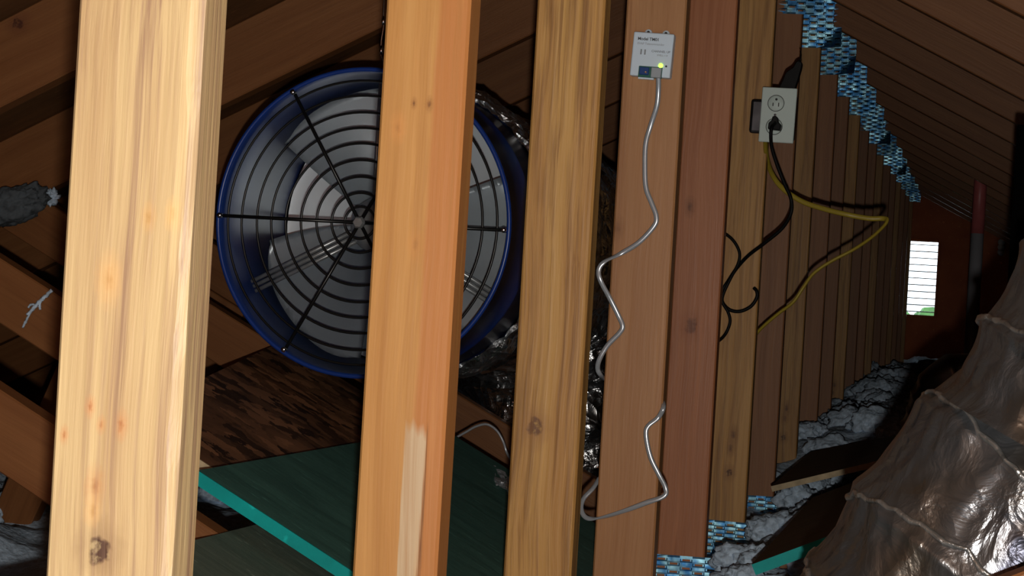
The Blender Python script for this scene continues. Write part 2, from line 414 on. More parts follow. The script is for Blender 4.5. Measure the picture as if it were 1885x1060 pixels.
# ---------------------------------------------------------------- the shell
YF, YB = -1.6, 13.20
XL, XR = KX - 3.35, KX + 3.35
def roof_z(x): return PEAK - abs(x - KX) * PITCH
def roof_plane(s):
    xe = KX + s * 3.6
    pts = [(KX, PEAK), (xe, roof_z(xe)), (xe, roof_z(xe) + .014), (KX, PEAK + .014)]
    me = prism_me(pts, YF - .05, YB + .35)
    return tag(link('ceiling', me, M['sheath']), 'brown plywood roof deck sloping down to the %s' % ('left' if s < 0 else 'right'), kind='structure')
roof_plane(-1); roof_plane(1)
fo = link('floor', box_me(7.2, YB - YF + .4, .02, off=(KX, (YB + YF) / 2, -.01)), M['drywall'])
tag(fo, 'attic floor of ceiling board under the loose insulation', kind='structure')
def gable(y, name, lab, hole=None):
    """gable wall, with a rectangular hole left for a louvred vent"""
    bm = bmesh.new()
    def quad(pts, yy0, yy1):
        a = [bm.verts.new((x, yy0, z)) for x, z in pts]; b_ = [bm.verts.new((x, yy1, z)) for x, z in pts]
        bm.faces.new(a); bm.faces.new(b_[::-1])
        for i in range(len(pts)): bm.faces.new((a[i], b_[i], b_[(i + 1) % len(pts)], a[(i + 1) % len(pts)]))
    def cut(x0, x1, z0=None, z1=None):
        xs = [x0] + ([KX] if x0 < KX < x1 else []) + [x1]
        top = [(x, roof_z(x) if z1 is None else z1) for x in xs]
        zb = 0.0 if z0 is None else z0
        quad([(x0, zb), (x1, zb)] + top[::-1], y, y + .02)
    if hole:
        hx0, hx1, hz0, hz1 = hole
        cut(XL, hx0); cut(hx1, XR); cut(hx0, hx1, z1=hz0); cut(hx0, hx1, z0=hz1)
    else:
        cut(XL, XR)
    bmesh.ops.recalc_face_normals(bm, faces=bm.faces[:])
    return tag(link(name, from_bm(bm), M['gable']), lab, kind='structure')
hole = (-.66, -.302, EYE - .018, EYE + .506)
gable(YB, 'wall_back', 'reddish plywood gable wall at the far end of the attic', hole)
gable(YF, 'wall_front', 'plywood gable wall behind the viewer')

# louvred vent in the far gable
win = empty('window_1', (0, YB, 0)); tag(win, 'narrow louvred gable vent glowing white with daylight', kind='structure')
hx0, hx1, hz0, hz1 = hole
fr = box_me(.018, .05, hz1 - hz0 + .036, .002, name='jamb')
for x in (hx0 - .009, hx1 + .009):
    o = link('frame', fr, M['gable'], win); o.location = (x, .005, (hz0 + hz1) / 2)
fr = box_me(hx1 - hx0, .05, .018, .002, name='rail')
for z in (hz0 - .009, hz1 + .009):
    o = link('frame', fr, M['gable'], win); o.location = ((hx0 + hx1) / 2, .005, z)
sl = box_me(hx1 - hx0, .034, .0060, .001, name='louver_slat')
for k in range(11):
    o = link('louver_slat', sl, M['louver'], win)
    o.location = ((hx0 + hx1) / 2, .02, hz0 + .024 + k * .0478); o.rotation_euler.x = .06 + .02 * math.sin(k * 2.3)

# ---------------------------------------------------------------- trusses
def member(name, pts, d, y0, y1, m, parent):
    """web or chord: outline in the truss plane (x from the king post, z from the floor); the object is turned so its local z follows the grain"""
    d = Vector(d).normalized(); nrm = Vector((d.y, -d.x)); o0 = Vector(pts[0])
    loc = [((Vector(p) - o0).dot(nrm), (Vector(p) - o0).dot(d)) for p in pts]
    o = link(name, prism_me(loc, y0, y1, .0025), m, parent)
    o.location = (o0.x, 0, o0.y); o.rotation_euler = (0, math.atan2(d.x, d.y), 0)
    return o

def plate_me(w, h, cols, rows, bend=False, slot=.25):
    bm = bmesh.new(); cw, rh = w / cols, h / rows
    def q(x0, x1, z0, z1):
        return bm.faces.new([bm.verts.new((x, 0, z)) for x, z in ((x0, z0), (x1, z0), (x1, z1), (x0, z1))])
    for c in range(cols):
        x0, x1 = -w / 2 + c * cw, -w / 2 + (c + 1) * cw
        sx0, sx1 = x0 + cw * .18, x1 - cw * .18
        offz = rh * .5 if c % 2 else 0.0
        zs = [-h / 2 + offz + r * rh for r in range(rows + (0 if c % 2 else 1))]
        if offz: q(x0, x1, -h / 2, -h / 2 + offz); q(x0, x1, h / 2 - (rh - offz), h / 2)
        for z0 in zs[:-1]:
            z1 = z0 + rh; s0, s1 = z0 + rh * (.5 - slot / 2), z0 + rh * (.5 + slot / 2)
            q(x0, x1, z0, s0); q(x0, x1, s1, z1); q(x0, sx0, s0, s1); q(sx1, x1, s0, s1)
    bmesh.ops.remove_doubles(bm, verts=bm.verts[:], dist=1e-6)
    if bend:
        for v in bm.verts:
            t = (v.co.x / w + .5) + (-v.co.z / h + .5) - 1.55
            if t > 0: v.co.y -= t * .09
    r = bmesh.ops.solidify(bm, geom=bm.faces[:], thickness=.0012)
    bmesh.ops.recalc_face_normals(bm, faces=bm.faces[:])
    return from_bm(bm, 'plate')
PL_BOT = plate_me(.172, .112, 7, 7)
PL_TOP = plate_me(.118, .145, 5, 8, slot=.22)
PL_TOP2 = plate_me(.118, .145, 5, 8, True, .22)

def king_me(w, wane=False, seed=0):
    """king post with a pointed top seated under the chords; wane leaves a ragged bark edge at the right"""
    zt = PEAK - CH - ZC
    h = w / 2
    if not wane:
        return prism_me([(-h, 0), (h, 0), (h, zt - h * PITCH), (0, zt), (-h, zt - h * PITCH)], 0, .038, .0028)
    bm = bmesh.new(); N = 150; rings = []
    for i in range(N + 1):
        z = (zt - h * PITCH) * i / N
        j = lambda k: noise.noise(Vector((seed + k * 7.3, z * 9, k))) 
        f = noise.noise(Vector((3.3 + seed, z * 26, 1.0)))
        cx = .0035 + .0035 * max(0, j(1) + .3) + .0025 * max(0, f)
        cy = .0030 + .0030 * max(0, j(2) + .3)
        le = -h + .0010 * noise.noise(Vector((z * 5, 8.8, seed)))
        prof = [(le + .0025, 0), (h - cx - .0015, 0), (h - cx, .0006 + .0006 * f), (h - cx * .45, cy * .55 + .0004 * f), (h, cy), (h, .036), (h - .002, .038), (le + .002, .038), (le, .036), (le, .0025)]
        rings.append([bm.verts.new((x, y, z)) for x, y in prof])
    n = len(rings[0])
    for a, b_ in zip(rings, rings[1:]):
        for k in range(n): bm.faces.new((a[k], a[(k + 1) % n], b_[(k + 1) % n], b_[k]))
    bm.faces.new(rings[0]); 
    tip = [bm.verts.new((0, y, zt)) for y in (0, .038)]
    bm.faces.new(rings[-1])
    bmesh.ops.recalc_face_normals(bm, faces=bm.faces[:])
    return from_bm(bm, 'king_post')

desc = {2: 'roof truss nearest the viewer, with a pale yellow knotty king post', 3: 'second roof truss, its orange king post bearing a pale scraped patch',
        4: 'third roof truss, its yellow king post coarsely grained', 5: 'fourth roof truss, its king post carrying the small white sensor box',
        6: 'fifth roof truss, its smooth red-brown king post right of the sensor box post', 7: 'sixth roof truss, its striped yellow-brown king post beside the wall outlet',
        8: 'seventh roof truss from the viewer, plain brown king post just behind the wall outlet'}
ords = ['eighth', 'ninth', 'tenth', 'eleventh', 'twelfth', 'thirteenth', 'fourteenth', 'fifteenth', 'sixteenth', 'seventeenth', 'eighteenth', 'nineteenth', 'last']
for i, o_ in enumerate(ords): desc[9 + i] = ('%s roof truss from the viewer in the receding row' % o_) if o_ != 'last' else 'last roof truss of the row, right before the far gable wall'
mesh_tpl = {}
TRUSS = {}
for n in range(1, 22):
    if n == 1: continue
    t = empty('roof_truss', (KX, YN(n), 0), desc[n], 'roof truss', 'row of roof trusses'); TRUSS[n] = t
    dx = POSTDX.get(n, 0)
    pm = M['post%d' % n] if n <= 8 else (M['post8'] if n % 3 else M['post7'])
    kw = POSTW.get(n, .089)
    me = king_me(kw, wane=(n == 2), seed=n * 3.1) if n <= 7 else mesh_tpl.setdefault('king', king_me(.089))
    o = bpy.data.objects.new('king_post', me); COL.objects.link(o); o.parent = t; o.location = (dx, 0, ZC)
    if not me.materials: me.materials.append(pm)
    elif n > 7:
        o.material_slots[0].link = 'OBJECT'; o.material_slots[0].material = pm
    def add(key, name, *a, **k):
        if key in mesh_tpl:
            src = mesh_tpl[key]; c = src.copy(); COL.objects.link(c); c.parent = t; return c
        mesh_tpl[key] = member(name, *a, parent=t, **k); return mesh_tpl[key]
    for s in (-1, 1):
        def top(x): return PEAK - .001 - x * PITCH
        add('chord%d' % s, 'top_chord', [(s * .0006, top(0)), (s * .0006, top(0) - CH), (s * 3.45, top(3.45) - CH), (s * 3.45, top(3.45))], (s, -PITCH), .0, .038, M['chord'])
        # strut from the foot of the king post up to the underside of the chord
        hw_, zb, xe = .0565, EYE - .640, .046
        if n == 3 and s > 0: zb += .064
        inner = PEAK - CH - .003
        tu = inner - (zb + hw_); tl = inner - (zb - hw_)
        pts = [(s * xe, zb + hw_ + xe * PITCH), (s * xe, zb - hw_ + xe * PITCH), (s * tl, inner - tl * PITCH), (s * tu, inner - tu * PITCH)]
        add('strut%d%d' % (s, n == 3), 'strut', pts, (s, PITCH), .0, .038, M['chord'])
        def low(x): return zb - hw_ + x * PITCH - .002
        add('web%d%d' % (s, n == 3), 'web', [(s * 1.435, ZC + .002), (s * 1.532, ZC + .002), (s * 1.300, low(1.300)), (s * 1.203, low(1.203))], (-s * .23, .565), .0, .038, M['chord'])
    add('bchord', 'bottom_chord', [(-3.2, ZC), (-3.2, ZC - .089), (3.2, ZC - .089), (3.2, ZC)], (1, 0), .0, .038, M['chord'])
    if n >= 6:
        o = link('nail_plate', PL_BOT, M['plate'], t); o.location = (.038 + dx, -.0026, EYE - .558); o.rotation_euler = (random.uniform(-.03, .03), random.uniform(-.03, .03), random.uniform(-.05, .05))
    if n >= 7:
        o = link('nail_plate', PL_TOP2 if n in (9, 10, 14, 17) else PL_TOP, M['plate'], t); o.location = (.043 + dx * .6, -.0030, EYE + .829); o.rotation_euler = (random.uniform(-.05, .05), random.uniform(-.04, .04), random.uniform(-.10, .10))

# ---------------------------------------------------------------- sheets lying on the struts
def sheet(name, label, corners, thick, m_top, m_edge, front_edge=0):
    """tilted board: four corners of its top face, front edge first; the front edge strip is a part"""
    root = empty(name, sum(corners, Vector()) / 4, label, 'board')
    c = [p - root.location for p in corners]
    nrm = (c[1] - c[0]).cross(c[3] - c[0]).normalized()
    if nrm.z < 0: nrm = -nrm
    def slab(cs):
        bm = bmesh.new(); a = [bm.verts.new(p) for p in cs]; b_ = [bm.verts.new(p - nrm * thick) for p in cs]
        bm.faces.new(a); bm.faces.new(b_[::-1])
        for i in range(4): bm.faces.new((a[i], b_[i], b_[(i + 1) % 4], a[(i + 1) % 4]))
        bmesh.ops.recalc_face_normals(bm, faces=bm.faces[:]); return from_bm(bm)
    link('panel', slab(c), m_top, root)
    back = ((c[3] - c[0]).normalized()) * .003
    link('edge_band', slab([c[0] - back, c[1] - back, c[1], c[0]]), m_edge, root)
    return root
STOP = EYE - .640 + .0565 + .0005           # top of the struts at the king centre line
def on_left(x, y, lift=0.0):
    return Vector((x, y, STOP + (KX - x) * PITCH + lift))
def on_right(x, y, lift=0.0, sl=PITCH):
    return Vector((x, y, STOP + (x - KX) * sl + lift))
sheet('green_board', 'dark green painted board with a teal front edge below the blue fan',
      [on_left(-1.025, 2.30, .062), on_left(-.600, 2.30, .062), on_left(-.600, 3.47, .050), on_left(-1.025, 3.47, .050)], .018, M['green'], M['teal'])
sheet('green_board', 'lower weathered green board at the bottom, in front of the teal-edged one',
      [on_left(-.985, 1.24, .014), on_left(-.600, 1.24, .014), on_left(-.600, 2.40, .014), on_left(-.965, 2.40, .014)], .012, M['greygreen'], M['green'])
sheet('strand_board', 'brown strand board with a pale sawn edge lying under the blue fan',
      [on_left(-1.21, 2.455, .026), on_left(-.640, 2.455, .026), on_left(-.640, 3.46, .026), on_left(-1.375, 3.46, .026)], .012, M['osb'], M['rawedge'])
sheet('green_board', 'dark board with a teal edge by the foil duct at the bottom right',
      [on_right(-.327, 2.90, .060), on_right(.55, 2.90, .040), on_right(.55, 4.00, .040), on_right(-.327, 4.00, .060)], .018, M['darkply'], M['teal'])
sheet('plywood_board', 'dark plywood strip with a pale raw edge resting on the insulation',
      [Vector((-.440, 4.20, EYE - .422)), Vector((.02, 4.20, EYE - .270)), Vector((.02, 5.05, EYE - .280)), Vector((-.425, 5.05, EYE - .402))], .013, M['darkply'], M['rawedge'])

# ---------------------------------------------------------------- loose insulation
def insul_h(x, y):
    h = .125
    if x > KX - .2:
        t = min(1, max(0, (y - 4.85) / .6)); h += .115 * t * t * (3 - 2 * t) * (1 if x < .6 else .6)
        t = min(1, max(0, (y - 6.6) / 1.6)); h += .05 * t
        t2 = min(1, max(0, (x + .47) / .07)); h += .070 * t2 * t2 * (3 - 2 * t2) * (1 if 3.0 < y < 5.2 else .4)
        t = min(1, max(0, (y - 5.1) / .5)); h += .045 * t
    v = Vector((x, y, 0))
    h += .040 * noise.noise(v * 2.6 + Vector((3, 1, 2))) + .022 * noise.noise(v * 6.5) - .030
    w = v + Vector((.03 * noise.noise(v * 12), .03 * noise.noise(v * 12 + Vector((7, 0, 0))), 0))
    if -.75 < x < .4 and y > 2.5 or x < -.75:
        for sc, am in ((9.5, .045), (21.0, .022)):
            d = noise.voronoi(w * sc)[0][0]; h += am * math.sqrt(max(0.0, 1 - (d * 1.05) ** 2))
        h += .006 * noise.noise(v * 60)
    else: h += .06
    return max(h, .02)
def spans(segs):
    out = []
    for a, b, st in segs:
        k = max(1, int(round((b - a) / st))); out += [a + (b - a) * i / k for i in range(k)]
    return out + [segs[-1][1]]
xs = spans([(KX - 3.1, -2.5, .05), (-2.5, -.70, .035), (-.70, .35, .016), (.35, KX + 3.1, .07)])
ys = spans([(-1.5, 2.6, .06), (2.6, 8.5, .018), (8.5, YB - .02, .045)])
verts = []; faces = []
for y in ys:
    for x in xs: verts.append((x, y, insul_h(x, y)))
nx = len(xs)
for j in range(len(ys) - 1):
    for i in range(nx - 1):
        a = j * nx + i; faces.append((a, a + 1, a + nx + 1, a + nx))
ico = bmesh.new(); bmesh.ops.create_icosphere(ico, subdivisions=4, radius=1)
ico_v = [v.co.copy() for v in ico.verts]; ico_f = [tuple(v.index for v in f.verts) for f in ico.faces]; ico.free()
rnd = random.Random(11); spots = []
while len(spots) < 330:
    y = 3.3 + 7.2 * rnd.random() ** 1.5; x = rnd.uniform(-.60, .12)
    if x < -.43 and y < 5.05: continue
    if any(YN(n_) - .05 < y < YN(n_) + .09 and x < -.45 for n_ in range(6, 22)): continue
    spots.append((x, y, rnd.uniform(.022, .050) * (1.0 if y < 5.1 else 1.25)))
for i_ in range(60): spots.append((rnd.uniform(-2.4, -.95), rnd.uniform(1.8, 5.6), rnd.uniform(.03, .055)))
for x, y, r_ in spots:
    z = insul_h(x, y) + r_ * .15; b0 = len(verts); sd = Vector((x * 31, y * 17, 0))
    for d_ in ico_v:
        k_ = 1 + .30 * noise.noise(d_ * 1.6 + sd) + .24 * noise.noise(d_ * 3.7 + sd) + .16 * noise.noise(d_ * 8 + sd) + .11 * noise.noise(d_ * 17 + sd)
        verts.append((x + d_.x * r_ * k_ * 1.15, y + d_.y * r_ * k_, z + d_.z * r_ * k_ * .85))
    faces += [tuple(b0 + q for q in f) for f in ico_f]
me = bpy.data.meshes.new('insulation'); me.from_pydata(verts, [], faces)
ins = link('loose_insulation', me, M['fluff'], smooth=True)
tag(ins, 'fluffy grey-white loose fill insulation heaped between the trusses', 'insulation', kind='stuff')

def clump_me(r, seed, amp=.45, sub=4, sq=(1, 1, 1)):
    bm = bmesh.new(); bmesh.ops.create_icosphere(bm, subdivisions=sub, radius=1)
    for v in bm.verts:
        d = v.co.normalized(); s = Vector((seed, seed * .7, 0))
        k = 1 + amp * noise.noise(d * 1.7 + s) + amp * .6 * noise.noise(d * 4.5 + s) + amp * .35 * noise.noise(d * 11 + s)
        v.co = Vector((d.x * sq[0], d.y * sq[1], d.z * sq[2])) * (r * k)
    return from_bm(bm)
o = link('insulation_clump', clump_me(.066, 4.2, .28, 5, (1.15, .8, .60)), M['greyfluff'], smooth=True); o.location = P(22, 378, 3.43); o.rotation_euler = (0, -.35, 0)
tag(o, 'dark grey dusty insulation clump lodged at the left edge', 'insulation')
o = link('insulation_tuft', clump_me(.016, 9.2, .9, 4, (1, .5, 1)), M['fluff'], smooth=True); o.location = P(95, 362, 3.48)
tag(o, 'small white insulation tuft right of the dark grey clump', 'insulation')
tr = empty('insulation_wisp', P(75, 560, YN(5) - .004), 'stringy white insulation wisp stuck to a strut at the left', 'insulation')
for pts in ([(96, 534), (84, 545), (76, 552), (66, 562), (58, 572), (50, 580)], [(76, 552), (73, 562), (74, 570)], [(66, 562), (58, 560), (52, 566)], [(58, 572), (48, 590), (42, 603)]):
    path = catmull([P(x, y, YN(5) - .006) - tr.location for x, y in pts], 5)
    w0 = .0045 if len(pts) > 4 else .0028
    link('strand', tube_me(path, lambda i, a: w0 * (.75 + .6 * noise.noise(Vector((i * .9, a, len(pts))))), 7), M['fluff'], tr, True)

# ---------------------------------------------------------------- drum fan
FY = 3.13
fc = P(664, 410, FY)
R = .2805
fan = empty('drum_fan', fc, 'large blue drum fan with a black wire guard behind the posts', 'fan')
barrel = link('barrel', lathe_me([(R - .003, .0), (R - .001, -.003), (R + .002, -.004), (R + .005, -.002), (R + .005, .002), (R + .002, .005), (R + .002, .16), (R + .0035, .165), (R + .002, .17), (R + .002, .36), (R - .004, .36), (R - .003, .02)], 112, True), M['blue'], fan, True)
rim = link('rolled_rim', torus_me(R + .001, .0045, 112, 10), M['blue'], fan, True)
# guard: rings, six spokes, hub button, bolts
hub = link('guard', lathe_me([(0, -.012), (.009, -.012), (.012, -.008), (.012, 0), (0, 0)], 6), M['motor'], fan); hub.location = (0, -.004, 0)
for i, r in enumerate((28, 52, 80, 109, 138, 165, 192, 221, 247)):
    rr = r / 266 * R
    g = link('guard_ring', torus_me(rr, .0024, 96, 6), M['black'], hub, True)
spk = tube_me([Vector((.010, 0, 0)), Vector((R * .5, 0, 0)), Vector((R - .004, 0, 0))], .0034, 8)
blt = lathe_me([(0, -.012), (.0045, -.011), (.0055, -.008), (.0055, 0), (0, 0)], 10)
for k in range(6):
    a = math.radians(60 * k + (1.5 if k % 3 else 0))
    s = link('guard_spoke', spk, M['black'], hub, True); s.rotation_euler = (0, -a, 0); s.location = (0, -.005 + .004, 0)
    b_ = link('bolt', blt, M['chrome'] if k in (0, 4) else M['black'], fan, True); b_.location = ((R - .006) * math.cos(a), -.004, (R - .006) * math.sin(a))
# blades, motor, ribbed mounting arms
def blade_me():
    bm = bmesh.new(); rows = []; NR, NA = 14, 22
    for i in range(NR + 1):
        r = .055 + (.270 - .055) * i / NR; row = []
        sweep = 1.55 - .25 * (i / NR)
        for j in range(NA + 1):
            t = j / NA; a = (t - .42) * sweep + .10 * (i / NR)
            y = (-.078 * (t - .5) * (1 - .25 * i / NR)) + .018 * math.sin(math.pi * t)
            rr = r if i < NR else r - .020 * (abs(t - .5) * 2) ** 4
            row.append(bm.verts.new((rr * math.cos(a), y, rr * math.sin(a))))
        rows.append(row)
    for i in range(NR):
        for j in range(NA): bm.faces.new((rows[i][j], rows[i][j + 1], rows[i + 1][j + 1], rows[i + 1][j]))
    bmesh.ops.solidify(bm, geom=bm.faces[:], thickness=.002)
    bmesh.ops.recalc_face_normals(bm, faces=bm.faces[:]); return from_bm(bm)
bme = blade_me()
for k in range(3):
    b_ = link('blade', bme, M['blade'], fan, True); b_.location = (0, .15, 0); b_.rotation_euler = (0, math.radians(-(95 + 120 * k)), 0)
link('motor', lathe_me([(0, .07), (.030, .07), (.045, .076), (.052, .09), (.052, .20), (.047, .21), (0, .21)], 40), M['motor'], fan, True)
arm_bm = bmesh.new()
for dz in (-.010, 0, .010):
    tube_bm(arm_bm, [Vector((.045, 0, dz)), Vector((.15, 0, dz)), Vector((R - .006, 0, dz))], .0042, 8)
bmesh.ops.recalc_face_normals(arm_bm, faces=arm_bm.faces[:]); arm_me = from_bm(arm_bm)
for ang in (208, 332, 90):
    a_ = link('mounting_arm', arm_me, M['motor'], fan, True); a_.location = (0, .095, 0); a_.rotation_euler = (0, -math.radians(ang), 0)
link('rear_shroud', lathe_me([(0, .345), (.10, .34), (R - .03, .335), (R - .006, .33)], 64), M['blade'], fan, True)

# hanging wire above the fan
hw = empty('hanging_wire', P(712, 60, 3.28), 'thin bright wire with links hanging above the blue fan', 'wire')
path = catmull([P(x - 7, y, 3.28) - hw.location for x, y in ((716, -150), (715, -60), (714, 0), (713, 30), (713, 48), (709, 75), (708, 100), (712, 112), (714, 128))], 6)
link('wire', tube_me(path, .0022, 6), M['chrome'], hw, True)
for px, py in ((713, 38), (709, 92)):
    q = P(px - 7, py, 3.28) - hw.location
    l = link('link', lathe_me([(0, -.010), (.003, -.008), (.0042, 0), (.003, .008), (0, .010)], 8), M['chrome'], hw, True); l.location = q; l.rotation_euler.x = math.pi / 2

# ---------------------------------------------------------------- foil ducts
def crinkle(path, r0, rib, seed, seg=72, amp=.010, ribamp=.010):
    fr_ = frames(path); s = [0.0]
    for a, b_ in zip(path, path[1:]): s.append(s[-1] + (b_ - a).length)
    def rad(i, a):
        d = abs(((s[i] / rib) % 1.0) - .5) * 2            # 1 on a rib, 0 between
        k = r0 + ribamp * (d ** 3) - ribamp * .45
        v = Vector((math.cos(a) * 2.2, math.sin(a) * 2.2, s[i] * 9 + seed))
        k += amp * noise.noise(v) + amp * .7 * abs(noise.noise(v * 2.3)) 
        k += amp * .45 * noise.noise(Vector((math.cos(a) * 9, math.sin(a) * 9, s[i] * 14 + seed)))
        return k
    crinkle.rad = rad; crinkle.s = s
    return tube_me(path, rad, seg, cap=False)

dc = Vector((fc.x, 0, fc.z))
duct = empty('foil_duct', Vector((fc.x, 4.42, .16)), 'crumpled shiny foil duct bending down behind the blue fan', 'duct')
path = catmull([Vector((fc.x, FY + .30, fc.z)), Vector((fc.x, 3.65, fc.z)), Vector((fc.x + .02, 3.92, fc.z)), Vector((fc.x + .05, 4.22, fc.z - .03)),
                Vector((fc.x + .08, 4.40, fc.z - .20)), Vector((fc.x + .10, 4.44, fc.z - .42)), Vector((fc.x + .11, 4.45, .20))], 22)
link('sleeve', crinkle([p - duct.location for p in path], .283, .105, 2.0, 88, .014, .012), M['foil'], duct, False)
cp = [Vector((fc.x, FY + .295 + .006 * k, fc.z)) - duct.location for k in range(16)]
def flare(i, a):
    u = i / 15.0
    return (R + .004) + .022 * math.sin(min(1, u * 1.25) * math.pi / 2) + .009 * noise.noise(Vector((math.cos(a) * 9, math.sin(a) * 9, u * 3))) + .006 * noise.noise(Vector((math.cos(a) * 26, math.sin(a) * 26, u * 6)))
link('tape_collar', tube_me(cp, flare, 150, cap=False), M['tape'], duct, False)
# loose foil scrap under the strut and glinting behind the third post
def scrap(label, corners, seed, n=26):
    c0, c1, c2, c3 = corners; cen = (c0 + c1 + c2 + c3) / 4
    bm = bmesh.new(); rows = []
    for i in range(n + 1):
        row = []
        for j in range(n + 1):
            u, v = i / n, j / n
            p = c0 * (1 - u) * (1 - v) + c1 * u * (1 - v) + c2 * u * v + c3 * (1 - u) * v - cen
            q = Vector((u * 4 + seed, v * 4, seed))
            p += Vector((.010 * noise.noise(q * 1.5), -.030 * abs(noise.noise(q)) - .020 * abs(noise.noise(q * 2.7)), .012 * noise.noise(q * 1.3 + Vector((9, 0, 0)))))
            row.append(bm.verts.new(p))
        rows.append(row)
    for i in range(n):
        for j in range(n): bm.faces.new((rows[i][j], rows[i + 1][j], rows[i + 1][j + 1], rows[i][j + 1]))
    bmesh.ops.solidify(bm, geom=bm.faces[:], thickness=.0008)
    o_ = link('foil_scrap', from_bm(bm), foil('bright_foil_scrap', (.92, .94, .97), .45, wr=1.0, metal=.8)); o_.location = cen
    return tag(o_, label, 'foil')
scrap('crumpled foil scrap on the green board left of the third post', [P(880, 845, 3.44), P(945, 875, 3.42), P(940, 902, 3.22), P(885, 880, 3.40)], 3.3)

# right-hand duct in the foreground
rd = empty('foil_duct', P(1876, 1012, 2.00), 'big crinkled foil-wrapped flexible duct in the right foreground', 'duct')
def RP(x, y, Y): return P(x, y, Y) - rd.location
def ridges(path, rad, s_, rib, which):
    fr_ = frames(path)
    for k in which:
        i = min(range(len(s_)), key=lambda j: abs(s_[j] - k * rib)); t, n_, b_ = fr_[i]; c = path[i]; ph = k * 1.7
        pts = []
        for q in range(97):
            a_ = 2 * math.pi * q / 96; sh_ = .012 * math.sin(a_ * 2 + ph) + .005 * noise.noise(Vector((q * .4, ph, 0)))
            j = max(0, min(len(path) - 1, i + int(round(sh_ / max(1e-4, s_[-1] / (len(s_) - 1))))))
            pts.append(path[j] + (fr_[j][1] * math.cos(a_) + fr_[j][2] * math.sin(a_)) * (rad(j, a_) + .0012))
        link('wire_rib', tube_me(pts, lambda i_, a: .0030 + .0016 * noise.noise(Vector((i_ * .45, ph, 0))), 8), M['rib'], rd, True)
lo = catmull([RP(1470, 1560, 2.00), RP(1600, 1385, 2.00), RP(1715, 1215, 2.00), RP(1868, 1000, 2.00), RP(1975, 880, 2.01), RP(2060, 838, 2.01), RP(2130, 810, 2.00)], 40)
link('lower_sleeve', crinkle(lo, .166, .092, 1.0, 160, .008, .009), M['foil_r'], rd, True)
ridges(lo, crinkle.rad, crinkle.s, .092, (2, 3, 4, 5))
hi = catmull([RP(2030, 880, 1.96), RP(2085, 780, 1.96), RP(2150, 655, 1.96), RP(2240, 470, 1.97), RP(2330, 250, 2.00)], 36)
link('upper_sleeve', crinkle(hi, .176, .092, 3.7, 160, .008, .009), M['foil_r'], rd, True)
ridges(hi, crinkle.rad, crinkle.s, .092, (1, 2, 3))
# dark hose behind it
hs = empty('black_hose', P(1735, 680, 3.20), 'dark shiny flexible hose humped behind the foreground duct', 'hose')
path = catmull([P(x, y, Y) - hs.location for x, y, Y in ((1700, 790, 3.24), (1718, 735, 3.22), (1740, 700, 3.20), (1775, 690, 3.20), (1830, 705, 3.20), (1900, 740, 3.20))], 12)
link('sleeve', crinkle(path, .038, .03, 8.0, 40, .004, .004), plain('black_plastic_film', (.004, .004, .004), .3), hs, True)

# ---------------------------------------------------------------- far pieces: vent pipe, black panel, small fitting, shrub
vp = empty('vent_pipe', P(1790, 640, 8.8), 'grey-white plastic vent pipe with a pink-primed top near the gable vent', 'pipe')
top = P(1802, 386, 8.8); xx, yy = top.x, 8.8
ztop = roof_z(xx) - .0
zpk = P(1800, 430, 8.8).z
def cyl(x, y, z0, z1, r, o_): return tube_me([Vector((x, y, z0)) - o_, Vector((x, y, (z0 + z1) / 2)) - o_, Vector((x, y, z1)) - o_], r, 28)
link('pipe', cyl(xx, yy, .02, zpk, .030, vp.location), M['pvc'], vp, True)
link('primed_end', cyl(xx, yy, zpk, max(ztop, zpk + .05), .0302, vp.location), M['pink'], vp, True)
bx = P(1873, 228, 3.20)
bp_ = empty('standing_board', (bx.x + .10, 3.20, 0), 'matte black upright panel standing at the right edge', 'panel')
zb0 = on_right(bx.x + .16, 3.20).z + .05
me = prism_me([(-.10, zb0), (.16, zb0), (.16, bx.z - .03), (-.10, bx.z)], 0, .018, .003); link('sheet', me, M['blackmat'], bp_)
me = prism_me([(-.10, zb0), (-.088, zb0), (-.088, bx.z - .003), (-.10, bx.z)], .018, .05, .002); link('flange', me, M['blackmat'], bp_)
wf = P(1843, 455, YB - .01)
ft = empty('wall_fitting', wf, 'tiny white ribbed fitting on the far wall near the vent pipe', 'fitting')
for k in range(3):
    o = link('rib', lathe_me([(0, -.02), (.022, -.018), (.026, 0), (0, .0)], 14), M['white'], ft, True); o.location = (0, 0, .034 - k * .034)
sh = empty('shrub', (-.66, 20.0, -2.02), 'green shrub outside, glimpsed at the foot of the gable vent', 'shrub')
for k, (dx_, dz_, r_) in enumerate(((0, 2.35, .42), (.35, 2.1, .4), (-.4, 2.2, .4), (.1, 1.7, .6))):
    o = link('foliage', clump_me(r_, 2.2 + k, .5, 4), M['leaf'], sh); o.location = (dx_, 0, dz_)
link('stem', tube_me([Vector((0, 0, 0)), Vector((.03, 0, .8)), Vector((0, 0, 1.7))], .05, 8), M['chord'], sh)

